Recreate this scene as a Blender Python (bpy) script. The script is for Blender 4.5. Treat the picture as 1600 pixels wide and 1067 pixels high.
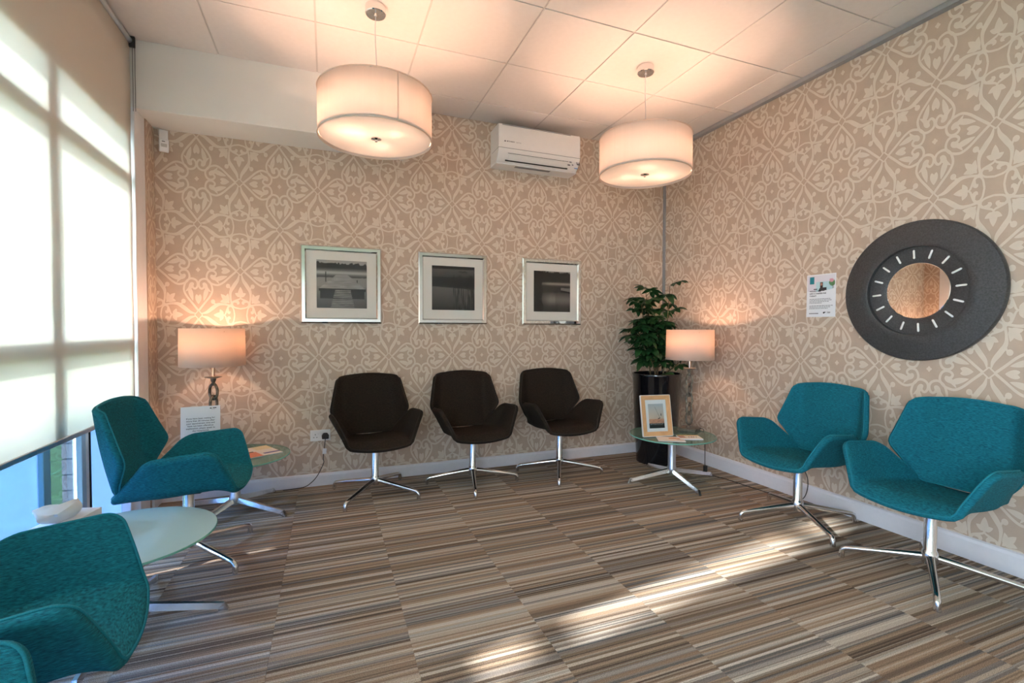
import bpy, bmesh, math, random
import numpy as np
from mathutils import Vector, Matrix
random.seed(7); np.random.seed(7)
R = math.radians
for o in list(bpy.data.objects): bpy.data.objects.remove(o)
scene = bpy.context.scene
C = scene.collection

# ------------------------------------------------------------------ camera
H = 3.024                       # ceiling height
XL = -4.315                     # left wall face
YF = -6.2                       # wall behind the camera
cam_d = bpy.data.cameras.new('camera'); cam = bpy.data.objects.new('camera', cam_d); C.objects.link(cam)
cam_d.sensor_width = 36.0; cam_d.lens = 746.76 / 1600 * 36.0; cam_d.clip_start = 0.02
yaw, pitch, roll = 0.36950, -0.02581, 0.00279
fw = Vector((math.sin(yaw) * math.cos(pitch), math.cos(yaw) * math.cos(pitch), math.sin(pitch)))
rt = Vector((math.cos(yaw), -math.sin(yaw), 0)); up = rt.cross(fw)
rt2 = rt * math.cos(roll) + up * math.sin(roll); up2 = up * math.cos(roll) - rt * math.sin(roll)
cam.matrix_world = Matrix(((rt2.x, up2.x, -fw.x, -3.2118), (rt2.y, up2.y, -fw.y, -4.0036),
                           (rt2.z, up2.z, -fw.z, 1.2247), (0, 0, 0, 1)))
scene.camera = cam

# ------------------------------------------------------------------ daylight and exposure
world = bpy.data.worlds.new('daylight'); scene.world = world; world.use_nodes = True
wn = world.node_tree.nodes; bg = wn['Background']
bg.inputs['Color'].default_value = (0.80, 0.90, 1.0, 1); bg.inputs['Strength'].default_value = 8.0
sun_d = bpy.data.lights.new('sun', 'SUN'); sun = bpy.data.objects.new('sun', sun_d); C.objects.link(sun)
sun_d.energy = 7.5; sun_d.angle = R(2.0); sun_d.color = (1.0, 0.97, 0.92)
sd = Vector((1.0, 0.18, -0.56)).normalized()
sun.rotation_euler = sd.to_track_quat('-Z', 'Y').to_euler(); sun.location = (-9, -1, 4)
vs = scene.view_settings
vs.view_transform = 'Standard'; vs.look = 'None'; vs.gamma = 1.0; vs.use_curve_mapping = False
vs.exposure = 1.62
por_d = bpy.data.lights.new('window_portal', 'AREA'); por_d.shape = 'RECTANGLE'; por_d.size = 5.85; por_d.size_y = 2.4; por_d.cycles.is_portal = True
por = bpy.data.objects.new('window_portal', por_d); C.objects.link(por)
por.matrix_world = Matrix(((0, 0, -1, -4.47), (1, 0, 0, -3.27), (0, -1, 0, 1.22), (0, 0, 0, 1)))
scene.cycles.use_denoising = True
scene.cycles.max_bounces = 10; scene.cycles.diffuse_bounces = 5; scene.cycles.transparent_max_bounces = 16
scene.cycles.sample_clamp_indirect = 6.0
PEND_W, TLAMP_W = 16.0, 10.5
WARM = (1.0, 0.58, 0.39)

# ------------------------------------------------------------------ materials
def new_mat(name):
    m = bpy.data.materials.new(name); m.use_nodes = True
    nt = m.node_tree; return m, nt, nt.nodes['Principled BSDF']
def rgba(c): return (c[0], c[1], c[2], 1)
def mat(name, col, rough=0.5, metal=0.0, var=0.0, vscale=30, bump=0.0, bscale=200, spec=0.5, stretch=None, coat=0.0, col2=None, sheen=0.0):
    m, nt, p = new_mat(name)
    p.inputs['Base Color'].default_value = rgba(col); p.inputs['Roughness'].default_value = rough
    p.inputs['Metallic'].default_value = metal; p.inputs['Specular IOR Level'].default_value = spec
    p.inputs['Coat Weight'].default_value = coat; p.inputs['Sheen Weight'].default_value = sheen
    tc = nt.nodes.new('ShaderNodeTexCoord'); src = tc.outputs['Object']
    if stretch:
        mp = nt.nodes.new('ShaderNodeMapping'); mp.inputs['Scale'].default_value = stretch
        nt.links.new(src, mp.inputs['Vector']); src = mp.outputs['Vector']
    n = nt.nodes.new('ShaderNodeTexNoise'); n.inputs['Scale'].default_value = vscale; n.inputs['Detail'].default_value = 4
    nt.links.new(src, n.inputs['Vector'])
    mx = nt.nodes.new('ShaderNodeMix'); mx.data_type = 'RGBA'
    c2 = col2 if col2 else tuple(max(0, c * (1 - var)) for c in col)
    c1 = col if col2 else tuple(min(1, c * (1 + var)) for c in col)
    mx.inputs[6].default_value = rgba(c2); mx.inputs[7].default_value = rgba(c1)
    rp = nt.nodes.new('ShaderNodeMapRange'); rp.inputs[1].default_value = 0.3; rp.inputs[2].default_value = 0.7
    nt.links.new(n.outputs['Fac'], rp.inputs[0]); nt.links.new(rp.outputs[0], mx.inputs[0]); nt.links.new(mx.outputs[2], p.inputs['Base Color'])
    if bump > 0:
        n2 = nt.nodes.new('ShaderNodeTexNoise'); n2.inputs['Scale'].default_value = bscale; n2.inputs['Detail'].default_value = 3
        nt.links.new(src, n2.inputs['Vector'])
        b = nt.nodes.new('ShaderNodeBump'); b.inputs['Strength'].default_value = bump; b.inputs['Distance'].default_value = 0.004
        nt.links.new(n2.outputs['Fac'], b.inputs['Height']); nt.links.new(b.outputs['Normal'], p.inputs['Normal'])
    return m
def translucent_mat(name, col, tcol, fac, var=0.05, vscale=8, stretch=None):
    m, nt, p = new_mat(name); out = nt.nodes['Material Output']
    p.inputs['Base Color'].default_value = rgba(col); p.inputs['Roughness'].default_value = 0.8; p.inputs['Specular IOR Level'].default_value = 0.2
    t = nt.nodes.new('ShaderNodeBsdfTranslucent'); mx = nt.nodes.new('ShaderNodeMixShader'); mx.inputs[0].default_value = fac
    tc = nt.nodes.new('ShaderNodeTexCoord'); mp = nt.nodes.new('ShaderNodeMapping'); mp.inputs['Scale'].default_value = stretch or (1, 1, 1)
    n = nt.nodes.new('ShaderNodeTexNoise'); n.inputs['Scale'].default_value = vscale
    nt.links.new(tc.outputs['Object'], mp.inputs['Vector']); nt.links.new(mp.outputs['Vector'], n.inputs['Vector'])
    c = nt.nodes.new('ShaderNodeMix'); c.data_type = 'RGBA'
    c.inputs[6].default_value = rgba([x * (1 - var) for x in tcol]); c.inputs[7].default_value = rgba([min(1, x * (1 + var)) for x in tcol])
    nt.links.new(n.outputs['Fac'], c.inputs[0]); nt.links.new(c.outputs[2], t.inputs['Color'])
    nt.links.new(p.outputs[0], mx.inputs[1]); nt.links.new(t.outputs[0], mx.inputs[2]); nt.links.new(mx.outputs[0], out.inputs['Surface'])
    return m
def clear_glass(name, tint=(1, 1, 1), body=None, bodyfac=0.0, rough=0.0, ior=1.45):
    m, nt, p = new_mat(name); out = nt.nodes['Material Output']; nt.nodes.remove(p)
    tr = nt.nodes.new('ShaderNodeBsdfTransparent'); tr.inputs['Color'].default_value = rgba(tint); last = tr.outputs[0]
    if body:
        d = nt.nodes.new('ShaderNodeBsdfDiffuse'); tl = nt.nodes.new('ShaderNodeBsdfTranslucent')
        n = nt.nodes.new('ShaderNodeTexNoise'); n.inputs['Scale'].default_value = 25
        mc = nt.nodes.new('ShaderNodeMix'); mc.data_type = 'RGBA'; mc.inputs[6].default_value = rgba([x * .96 for x in body]); mc.inputs[7].default_value = rgba(body)
        nt.links.new(n.outputs['Fac'], mc.inputs[0]); nt.links.new(mc.outputs[2], d.inputs['Color']); nt.links.new(mc.outputs[2], tl.inputs['Color'])
        m0 = nt.nodes.new('ShaderNodeMixShader'); m0.inputs[0].default_value = 0.4
        nt.links.new(d.outputs[0], m0.inputs[1]); nt.links.new(tl.outputs[0], m0.inputs[2])
        m1 = nt.nodes.new('ShaderNodeMixShader'); m1.inputs[0].default_value = bodyfac
        nt.links.new(last, m1.inputs[1]); nt.links.new(m0.outputs[0], m1.inputs[2]); last = m1.outputs[0]
    g = nt.nodes.new('ShaderNodeBsdfGlossy'); g.inputs['Roughness'].default_value = rough
    fr = nt.nodes.new('ShaderNodeFresnel'); ge = nt.nodes.new('ShaderNodeNewGeometry'); ir = nt.nodes.new('ShaderNodeMapRange')
    ir.inputs[3].default_value = ior; ir.inputs[4].default_value = 1 / ior; nt.links.new(ge.outputs['Backfacing'], ir.inputs[0]); nt.links.new(ir.outputs[0], fr.inputs['IOR'])
    m2 = nt.nodes.new('ShaderNodeMixShader'); nt.links.new(fr.outputs[0], m2.inputs[0]); nt.links.new(last, m2.inputs[1]); nt.links.new(g.outputs[0], m2.inputs[2])
    nt.links.new(m2.outputs[0], out.inputs['Surface']); return m
def print_mat(name, rough=0.5):
    m, nt, p = new_mat(name); a = nt.nodes.new('ShaderNodeAttribute'); a.attribute_name = 'ink'
    nt.links.new(a.outputs['Color'], p.inputs['Base Color']); p.inputs['Roughness'].default_value = rough; return m

M = {}
M['ceil'] = mat('ceiling_tile_white', (0.68, 0.65, 0.63), 0.9, var=0.02, bump=0.08, bscale=120)
M['grid'] = mat('grid_white_metal', (0.52, 0.50, 0.48), 0.5, var=0.02)
M['plaster'] = mat('plaster_white', (0.74, 0.74, 0.71), 0.85, var=0.02, vscale=3, bump=0.05)
M['paper'] = mat('wallpaper_taupe', (0.50, 0.376, 0.288), 0.42, var=0.05, vscale=14, bump=0.06, bscale=260, spec=0.4)
M['ink'] = mat('wallpaper_cream_print', (0.66, 0.56, 0.46), 0.36, var=0.03, vscale=20, bump=0.04, bscale=260, spec=0.45)
M['skirt'] = mat('skirting_white_gloss', (0.74, 0.73, 0.78), 0.35, var=0.02)
M['greytrim'] = mat('grey_metal_trim', (0.30, 0.30, 0.31), 0.45, var=0.03)
M['whiteframe'] = mat('white_window_frame', (0.78, 0.79, 0.82), 0.4, var=0.02)
M['blueframe'] = mat('pale_blue_grey_frame', (0.42, 0.58, 0.72), 0.35, var=0.03)
M['tealframe'] = mat('teal_grey_frame', (0.16, 0.36, 0.46), 0.35, var=0.03)
M['black'] = mat('black_rubber', (0.012, 0.012, 0.013), 0.5, var=0.2)
M['blind'] = translucent_mat('blind_fabric', (0.74, 0.68, 0.60), (0.80, 0.84, 0.82), 0.26, var=0.02)
M['frost'] = clear_glass('sky_cast_film_glass', (0.27, 0.38, 0.55), (0.24, 0.35, 0.54), 0.50, 0.1)  # frosted film; the blue cast of skylight is put into its colour
M['tint'] = clear_glass('tinted_low_glass', (0.20, 0.25, 0.31))  # dark tint added to dim the overbright view outdoors
M['picglass'] = clear_glass('anti_reflective_glass', (0.985, 0.985, 0.985), ior=1.22)
M['pane'] = clear_glass('window_glass', (0.96, 0.98, 0.98))
M['shade'] = translucent_mat('ribbon_shade_fabric', (0.74, 0.68, 0.62), (0.66, 0.60, 0.56), 0.40, var=0.10, vscale=60, stretch=(1, 1, 0.01))
M['lshade'] = translucent_mat('linen_shade_fabric', (0.78, 0.71, 0.64), (0.80, 0.62, 0.48), 0.40, var=0.03, vscale=90)
M['diffuser'] = translucent_mat('frosted_diffuser', (0.80, 0.79, 0.76), (0.74, 0.73, 0.71), 0.36, var=0.02)
M['chrome'] = mat('polished_chrome', (0.80, 0.80, 0.81), 0.10, 1.0, var=0.02)
M['alu'] = mat('polished_aluminium', (0.74, 0.75, 0.77), 0.17, 1.0, var=0.04, vscale=60)
M['satin'] = mat('satin_aluminium', (0.62, 0.63, 0.66), 0.32, 1.0, var=0.04)
M['teal'] = mat('teal_woven_wool', (0.010, 0.205, 0.275), 0.85, col2=(0.002, 0.060, 0.092), vscale=75, stretch=(1, 1, 7), bump=0.35, bscale=420, spec=0.2, sheen=0.0)
M['tealpipe'] = mat('teal_piping', (0.008, 0.17, 0.23), 0.8, var=0.15, vscale=300, bump=0.2, spec=0.25)
M['dark'] = mat('charcoal_brown_wool', (0.036, 0.026, 0.019), 0.9, col2=(0.011, 0.008, 0.006), vscale=60, stretch=(1.2, 1.2, 6), bump=0.3, bscale=420, spec=0.15, sheen=0.0)
M['darkpipe'] = mat('charcoal_piping', (0.03, 0.024, 0.02), 0.85, var=0.15, vscale=300, spec=0.2)
M['tglass'] = clear_glass('green_table_glass', (0.62, 0.80, 0.72), (0.46, 0.70, 0.64), 0.30, 0.03)
M['sheen_glass'] = clear_glass('glass_with_window_sheen', (0.70, 0.90, 0.90), (0.80, 0.97, 0.97), 0.84, 0.08)  # bright reflection of the blind is put into this pale body colour
M['tedge'] = mat('green_glass_edge', (0.18, 0.46, 0.38), 0.15, var=0.05)
M['pot'] = mat('black_glazed_pot', (0.006, 0.006, 0.008), 0.12, var=0.1, coat=0.5)
M['soil'] = mat('dark_soil', (0.03, 0.02, 0.014), 0.95, var=0.4, vscale=60, bump=0.6, bscale=60)
M['leaf'] = mat('deep_green_leaf', (0.013, 0.058, 0.016), 0.38, var=0.35, vscale=18)
M['stem'] = mat('brown_green_stem', (0.10, 0.075, 0.035), 0.7, var=0.25, vscale=40)
M['antique'] = mat('antique_silver_leaf', (0.20, 0.165, 0.13), 0.36, 0.35, var=0.55, vscale=28, bump=0.3, bscale=70)
M['copper'] = mat('polished_copper', (0.85, 0.55, 0.40), 0.15, 1.0, var=0.04)
M['mirrorframe'] = mat('bevelled_mirror_glass', (0.76, 0.76, 0.75), 0.03, 1.0, var=0.02)
M['mat_board'] = mat('cream_mount_board', (0.72, 0.70, 0.65), 0.8, var=0.01)
M['print'] = print_mat('printed_ink')
M['white'] = mat('white_plastic', (0.78, 0.77, 0.76), 0.35, var=0.01)
M['paperwhite'] = mat('white_paper', (0.78, 0.79, 0.82), 0.7, var=0.01)
M['inkblack'] = mat('black_printing_ink', (0.02, 0.02, 0.025), 0.6, var=0.1)
M['inkgrey'] = mat('grey_printing_ink', (0.16, 0.16, 0.18), 0.6, var=0.1)
M['blue'] = mat('blue_sticker', (0.02, 0.20, 0.62), 0.4, var=0.05)
M['gun'] = mat('hammered_gunmetal', (0.055, 0.055, 0.058), 0.40, 0.25, var=0.35, vscale=120, bump=0.5, bscale=330, spec=0.6)
M['mirror'] = mat('mirror_glass', (0.88, 0.86, 0.83), 0.01, 1.0, var=0.0)
M['dot'] = mat('pearl_inlay', (0.85, 0.85, 0.83), 0.3, var=0.02)
M['oak'] = mat('light_oak_veneer', (0.62, 0.36, 0.17), 0.45, var=0.12, vscale=30, stretch=(1, 1, 8))
M['tissue'] = translucent_mat('soft_tissue', (0.86, 0.84, 0.78), (0.8, 0.8, 0.76), 0.3, var=0.02)
M['brick'] = mat('buff_brick', (0.62, 0.52, 0.49), 0.85, var=0.15, vscale=25, bump=0.5, bscale=50)
M['mortar'] = mat('grey_mortar', (0.22, 0.22, 0.24), 0.95, var=0.1)
M['grass'] = mat('grass_green', (0.12, 0.22, 0.07), 0.9, var=0.35, vscale=12)
M['paving'] = mat('grey_paving', (0.38, 0.38, 0.38), 0.9, var=0.1, vscale=4)
M['sub'] = mat('floor_screed', (0.10, 0.08, 0.07), 0.9, var=0.1)

def carpet_mat():
    m, nt, p = new_mat('striped_carpet'); L = nt.links; N = nt.nodes.new
    geo = N('ShaderNodeNewGeometry'); sep = N('ShaderNodeSeparateXYZ'); L.new(geo.outputs['Position'], sep.inputs[0])
    oi = N('ShaderNodeObjectInfo')
    def math_(op, a, b):
        n = N('ShaderNodeMath'); n.operation = op
        for k, v in enumerate((a, b)):
            if isinstance(v, (int, float)): n.inputs[k].default_value = v
            else: L.new(v, n.inputs[k])
        return n.outputs[0]
    off = math_('MULTIPLY', oi.outputs['Random'], 41.0)
    wob = N('ShaderNodeTexNoise'); wob.inputs['Scale'].default_value = 160; L.new(geo.outputs['Position'], wob.inputs['Vector'])
    y = math_('ADD', sep.outputs['Y'], math_('MULTIPLY', wob.outputs['Fac'], 0.004))
    w = math_('ADD', math_('MULTIPLY', y, 1.0), off)
    def stripes(scale, stops):
        v = N('ShaderNodeTexVoronoi'); v.voronoi_dimensions = '1D'; v.inputs['Scale'].default_value = scale; L.new(w, v.inputs['W'])
        s = N('ShaderNodeSeparateColor'); L.new(v.outputs['Color'], s.inputs[0])
        r = N('ShaderNodeValToRGB'); cr = r.color_ramp; cr.interpolation = 'CONSTANT'
        while len(cr.elements) < len(stops): cr.elements.new(0.5)
        for e, (pos, c) in zip(cr.elements, stops): e.position = pos; e.color = rgba(c)
        L.new(s.outputs[0], r.inputs[0]); return r.outputs[0]
    c1 = stripes(62, [(0, (0.085, 0.060, 0.044)), (0.16, (0.30, 0.215, 0.15)), (0.34, (0.155, 0.145, 0.14)), (0.48, (0.40, 0.34, 0.275)),
                      (0.62, (0.20, 0.135, 0.095)), (0.76, (0.50, 0.46, 0.41)), (0.88, (0.115, 0.12, 0.13))])
    c2 = stripes(150, [(0, (0.07, 0.055, 0.045)), (0.2, (0.27, 0.20, 0.145)), (0.5, (0.42, 0.36, 0.30)), (0.75, (0.22, 0.16, 0.12))])
    mx = N('ShaderNodeMix'); mx.data_type = 'RGBA'; mx.inputs[0].default_value = 0.42; L.new(c1, mx.inputs[6]); L.new(c2, mx.inputs[7])
    sp = N('ShaderNodeTexNoise'); sp.inputs['Scale'].default_value = 330; sp.inputs['Detail'].default_value = 2; L.new(geo.outputs['Position'], sp.inputs['Vector'])
    mr = N('ShaderNodeMapRange'); mr.inputs[1].default_value = 0.3; mr.inputs[2].default_value = 0.7; mr.inputs[3].default_value = 0.75; mr.inputs[4].default_value = 1.95
    L.new(sp.outputs['Fac'], mr.inputs[0])
    ml = N('ShaderNodeVectorMath'); ml.operation = 'SCALE'; L.new(mx.outputs[2], ml.inputs[0]); L.new(mr.outputs[0], ml.inputs['Scale'])
    L.new(ml.outputs[0], p.inputs['Base Color']); p.inputs['Roughness'].default_value = 0.95; p.inputs['Specular IOR Level'].default_value = 0.1
    b = N('ShaderNodeBump'); b.inputs['Strength'].default_value = 0.7; b.inputs['Distance'].default_value = 0.006; L.new(sp.outputs['Fac'], b.inputs['Height']); L.new(b.outputs['Normal'], p.inputs['Normal'])
    return m
M['carpet'] = carpet_mat()

# ------------------------------------------------------------------ mesh helpers
class MB:
    def __init__(s): s.v = []; s.f = []
    def add(s, vs, fs):
        k = len(s.v); s.v += [tuple(p) for p in vs]; s.f += [tuple(i + k for i in f) for f in fs]; return s
    def box(s, x0, x1, y0, y1, z0, z1):
        return s.add([(x0, y0, z0), (x1, y0, z0), (x1, y1, z0), (x0, y1, z0), (x0, y0, z1), (x1, y0, z1), (x1, y1, z1), (x0, y1, z1)],
                     [(0, 3, 2, 1), (4, 5, 6, 7), (0, 1, 5, 4), (1, 2, 6, 5), (2, 3, 7, 6), (3, 0, 4, 7)])
    def lathe(s, prof, seg=40, c=(0, 0, 0), axis='z', close=True):
        vs = []; n = len(prof)
        for k in range(seg):
            a = 2 * math.pi * k / seg
            for r, h in prof:
                q = (r * math.cos(a), r * math.sin(a), h)
                if axis == 'x': q = (q[2], q[0], q[1])
                if axis == 'y': q = (q[0], q[2], q[1])
                vs.append((q[0] + c[0], q[1] + c[1], q[2] + c[2]))
        fs = []
        for k in range(seg):
            k2 = (k + 1) % seg
            for j in range(n - 1): fs.append((k * n + j, k2 * n + j, k2 * n + j + 1, k * n + j + 1))
        if close:
            if prof[0][0] > 1e-6: fs.append(tuple(k * n for k in range(seg))[::-1])
            if prof[-1][0] > 1e-6: fs.append(tuple(k * n + n - 1 for k in range(seg)))
        return s.add(vs, fs)
    def tube(s, pts, rad, seg=8, closed=False, flat=None):
        pts = [Vector(p) for p in pts]; n = len(pts)
        rad = rad if hasattr(rad, '__len__') else [rad] * n
        vs = []; prev = None
        for i, p in enumerate(pts):
            if closed: t = pts[(i + 1) % n] - pts[i - 1]
            else: t = pts[min(i + 1, n - 1)] - pts[max(i - 1, 0)]
            t.normalize()
            if prev is None:
                a = Vector((0, 0, 1)) if abs(t.z) < 0.9 else Vector((1, 0, 0)); u = t.cross(a).normalized()
            else: u = (prev - t * prev.dot(t)).normalized()
            prev = u; w = t.cross(u)
            for k in range(seg):
                an = 2 * math.pi * k / seg
                vs.append(p + u * math.cos(an) * rad[i] * (flat[0] if flat else 1) + w * math.sin(an) * rad[i] * (flat[1] if flat else 1))
        fs = []
        m = n if closed else n - 1
        for i in range(m):
            i2 = (i + 1) % n
            for k in range(seg): fs.append((i * seg + k, i * seg + (k + 1) % seg, i2 * seg + (k + 1) % seg, i2 * seg + k))
        if not closed: fs += [tuple(range(seg))[::-1], tuple((n - 1) * seg + k for k in range(seg))]
        return s.add(vs, fs)
    def prism(s, poly, y0, y1, plane='xz'):
        n = len(poly)
        def P(a, b, d): return (a, d, b) if plane == 'xz' else ((d, a, b) if plane == 'yz' else (a, b, d))
        vs = [P(a, b, y0) for a, b in poly] + [P(a, b, y1) for a, b in poly]
        return s.add(vs, [tuple(range(n)), tuple(range(2 * n - 1, n - 1, -1))] + [(i, n + i, n + (i + 1) % n, (i + 1) % n) for i in range(n)])
    def mesh(s, name, smooth=False):
        me = bpy.data.meshes.new(name); me.from_pydata(s.v, [], s.f); me.update()
        bm = bmesh.new(); bm.from_mesh(me); bmesh.ops.recalc_face_normals(bm, faces=bm.faces); bm.to_mesh(me); bm.free()
        if smooth:
            me.polygons.foreach_set('use_smooth', [True] * len(me.polygons))
        return me
def link(name, me, m, parent=None, loc=None, rot=None):
    o = bpy.data.objects.new(name, me); C.objects.link(o)
    if m is not None and len(me.materials) == 0: me.materials.append(m)
    if parent: o.parent = parent
    if loc: o.location = loc
    if rot: o.rotation_euler = rot
    return o
def part(name, mb, m, parent=None, smooth=False, bevel=0, loc=None, rot=None, seg=2, auto=None):
    me = mb.mesh(name, smooth or bevel > 0)
    if auto is not None or (bevel > 0): me.set_sharp_from_angle(angle=R(auto or 40))
    o = link(name, me, m, parent, loc, rot)
    if bevel > 0:
        b = o.modifiers.new('bevel', 'BEVEL'); b.width = bevel; b.segments = seg; b.limit_method = 'ANGLE'; b.angle_limit = R(40)
    return o
def smoothpart(name, mb, m, parent=None, ang=45, **k): return part(name, mb, m, parent, smooth=True, auto=ang, **k)
def thing(name, label, cat, loc=(0, 0, 0), rz=0, group=None, rot=None):
    o = bpy.data.objects.new(name, None); C.objects.link(o); o.location = loc; o.rotation_euler = rot or (0, 0, rz); o.empty_display_size = 0.1
    o['label'] = label; o['category'] = cat
    if group: o['group'] = group
    return o
def tag(o, label, cat, group=None):
    o['label'] = label; o['category'] = cat
    if group: o['group'] = group
    return o
def structure(o, label=None):
    o['kind'] = 'structure'
    if label: o['label'] = label
    return o
def copy_tree(o, parent=None):
    c = o.copy(); C.objects.link(c); c.parent = parent
    for ch in list(o.children): copy_tree(ch, c)
    return c
def catmull(pts, n):
    P = [np.array(p, float) for p in pts]; P = [2 * P[0] - P[1]] + P + [2 * P[-1] - P[-2]]; out = []
    seg = len(P) - 3
    for q in range(n + 1):
        t = q / n * seg; i = min(int(t), seg - 1); t -= i; a, b, c, d = P[i:i + 4]
        out.append(0.5 * (2 * b + (c - a) * t + (2 * a - 5 * b + 4 * c - d) * t * t + (3 * b - a - 3 * c + d) * t ** 3))
    return out
def text_mesh(body, size, align='LEFT', bold=0.0, spacing=1.0, line=1.0):
    cu = bpy.data.curves.new('txt', 'FONT'); cu.body = body; cu.size = size; cu.align_x = align; cu.space_line = line
    cu.space_character = spacing; cu.offset = bold; cu.resolution_u = 2
    o = bpy.data.objects.new('txt', cu); C.objects.link(o); bpy.context.view_layer.update()
    me = bpy.data.meshes.new_from_object(o.evaluated_get(bpy.context.evaluated_depsgraph_get()))
    bpy.data.objects.remove(o); bpy.data.curves.remove(cu); me.materials.clear(); return me
def lettering(name, body, size, m, parent, loc, rot=(R(90), 0, 0), **k):
    return link(name, text_mesh(body, size, **k), m, parent, loc, rot)
def painted(name, w, h, n, func, parent, loc, rot=None, m=None):
    """flat print in the local xz plane: func(u, v) -> rgb arrays, stored per vertex"""
    nu = n; nv = max(2, int(n * h / w)); u, v = np.meshgrid(np.linspace(0, 1, nu), np.linspace(0, 1, nv))
    vs = np.stack([(u - .5) * w, np.zeros_like(u), v * h], -1).reshape(-1, 3)
    fs = [(j * nu + i, j * nu + i + 1, (j + 1) * nu + i + 1, (j + 1) * nu + i) for j in range(nv - 1) for i in range(nu - 1)]
    me = bpy.data.meshes.new(name); me.from_pydata(vs.tolist(), [], fs)
    col = np.clip(np.array(func(u, v)), 0, 1)
    if col.shape[0] == 3 and col.ndim == 3: col = np.moveaxis(col, 0, -1)
    a = me.color_attributes.new('ink', 'FLOAT_COLOR', 'POINT')
    a.data.foreach_set('color', np.concatenate([col.reshape(-1, 3), np.ones((nu * nv, 1))], 1).astype(np.float32).ravel())
    return link(name, me, m or M['print'], parent, loc, rot)

# ------------------------------------------------------------------ wallpaper print
def ribbon(pts, wid, n=14):
    P = np.array(catmull(pts, n)); t = np.linspace(0, 1, n + 1)
    w = np.array([wid(x) for x in t]) if callable(wid) else np.full(n + 1, wid)
    d = np.gradient(P, axis=0); d /= np.linalg.norm(d, axis=1)[:, None] + 1e-9; nn = np.stack([-d[:, 1], d[:, 0]], 1)
    V = np.concatenate([P + nn * w[:, None], P - nn * w[:, None]]); m = n + 1
    return V, [(i, i + 1, m + i + 1, m + i) for i in range(n)]
lens = lambda w, a=0.9: (lambda t: w * max(0.0, math.sin(math.pi * t ** a)) ** 0.8 + 0.0006)
def disc(c, r, n=12):
    return np.array([c] + [(c[0] + r * math.cos(2 * math.pi * k / n), c[1] + r * math.sin(2 * math.pi * k / n)) for k in range(n)]), [(0, k + 1, (k + 1) % n + 1) for k in range(n)]
def motif():
    A = []                                   # centred on the four-heart medallion
    A.append(ribbon([(0, .455), (.066, .375), (.128, .302), (.160, .245), (.163, .200), (.142, .140), (.100, .104), (.060, .100), (.022, .118), (.006, .150), (.012, .188),
                     (.036, .210), (.060, .198), (.066, .176)], 0.0112, 40))
    A.append(ribbon([(.050, .148), (.078, .168), (.098, .205), (.148, .244)], lens(.024, .7), 12))
    A.append(ribbon([(.108, .190), (.085, .262), (.062, .345)], lens(.025, .8), 12))
    A.append(ribbon([(.022, .272), (.012, .325), (0, .380)], lens(.021, .8), 10))
    A.append(ribbon([(0, .022), (.012, .0)], 0.006, 2)); A.append((np.array([(0, 0), (.014, 0), (0, .026)]), [(0, 1, 2)]))
    A.append(ribbon([(0, .450), (.046, .5)], 0.0062, 2))
    B = []                                   # centred on the scroll medallion
    B.append(ribbon([(.014, .475), (.030, .405), (.075, .340), (.118, .270), (.122, .200), (.108, .118)], lambda t: .002 + .022 * math.sin(math.pi * min(1, t * 1.15)) ** 1.2 * (1 - t) + .0085 * min(1, t * 2), 22))
    B.append(ribbon([(.108, .118), (.070, .088), (0, .074)], 0.0085, 10))
    B.append(ribbon([(.110, .120), (.092, .150), (.050, .170), (.014, .185), (0, .200)], lambda t: .013 - .006 * t, 12))
    B.append(ribbon([(.085, .150), (.050, .158), (.026, .138), (.046, .124)], lens(.017, .8), 12))
    B.append(ribbon([(0, .200), (.002, .255), (0, .325)], lens(.030, .75), 10))
    B.append(ribbon([(0, .215), (.030, .232), (.066, .250)], lens(.022, .8), 8))
    B.append(ribbon([(.116, .262), (.122, .300), (.140, .332)], 0.0085, 8)); B.append(disc((.150, .330), .026))
    B.append(ribbon([(.135, .135), (.190, .190), (.236, .236)], lens(.027, .9), 10))
    B.append(ribbon([(.145, .150), (.160, .195), (.150, .245)], lens(.024, .8), 8))
    B.append(disc((.108, .118), .018))
    out_v = []; out_f = []; k = 0; layer = 0
    for prims, c in ((A, (0, 0)), (B, (.5, .5))):
        for V, F in prims:
            layer += 1
            for sw in (0, 1):
                for sx in (1, -1):
                    for sy in (1, -1):
                        W = V[:, ::-1].copy() if sw else V.copy(); W[:, 0] *= sx; W[:, 1] *= sy; W += np.array(c)
                        out_v.append(np.concatenate([W, np.full((len(W), 1), layer * 1.0 + sw * .5 + sx * .1 + sy * .05)], 1))
                        out_f += [tuple(i + k for i in f) for f in F]; k += len(W)
    return np.concatenate(out_v), out_f
MV, MF = motif()
PH, PV = 0.5303, 0.6440
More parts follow.
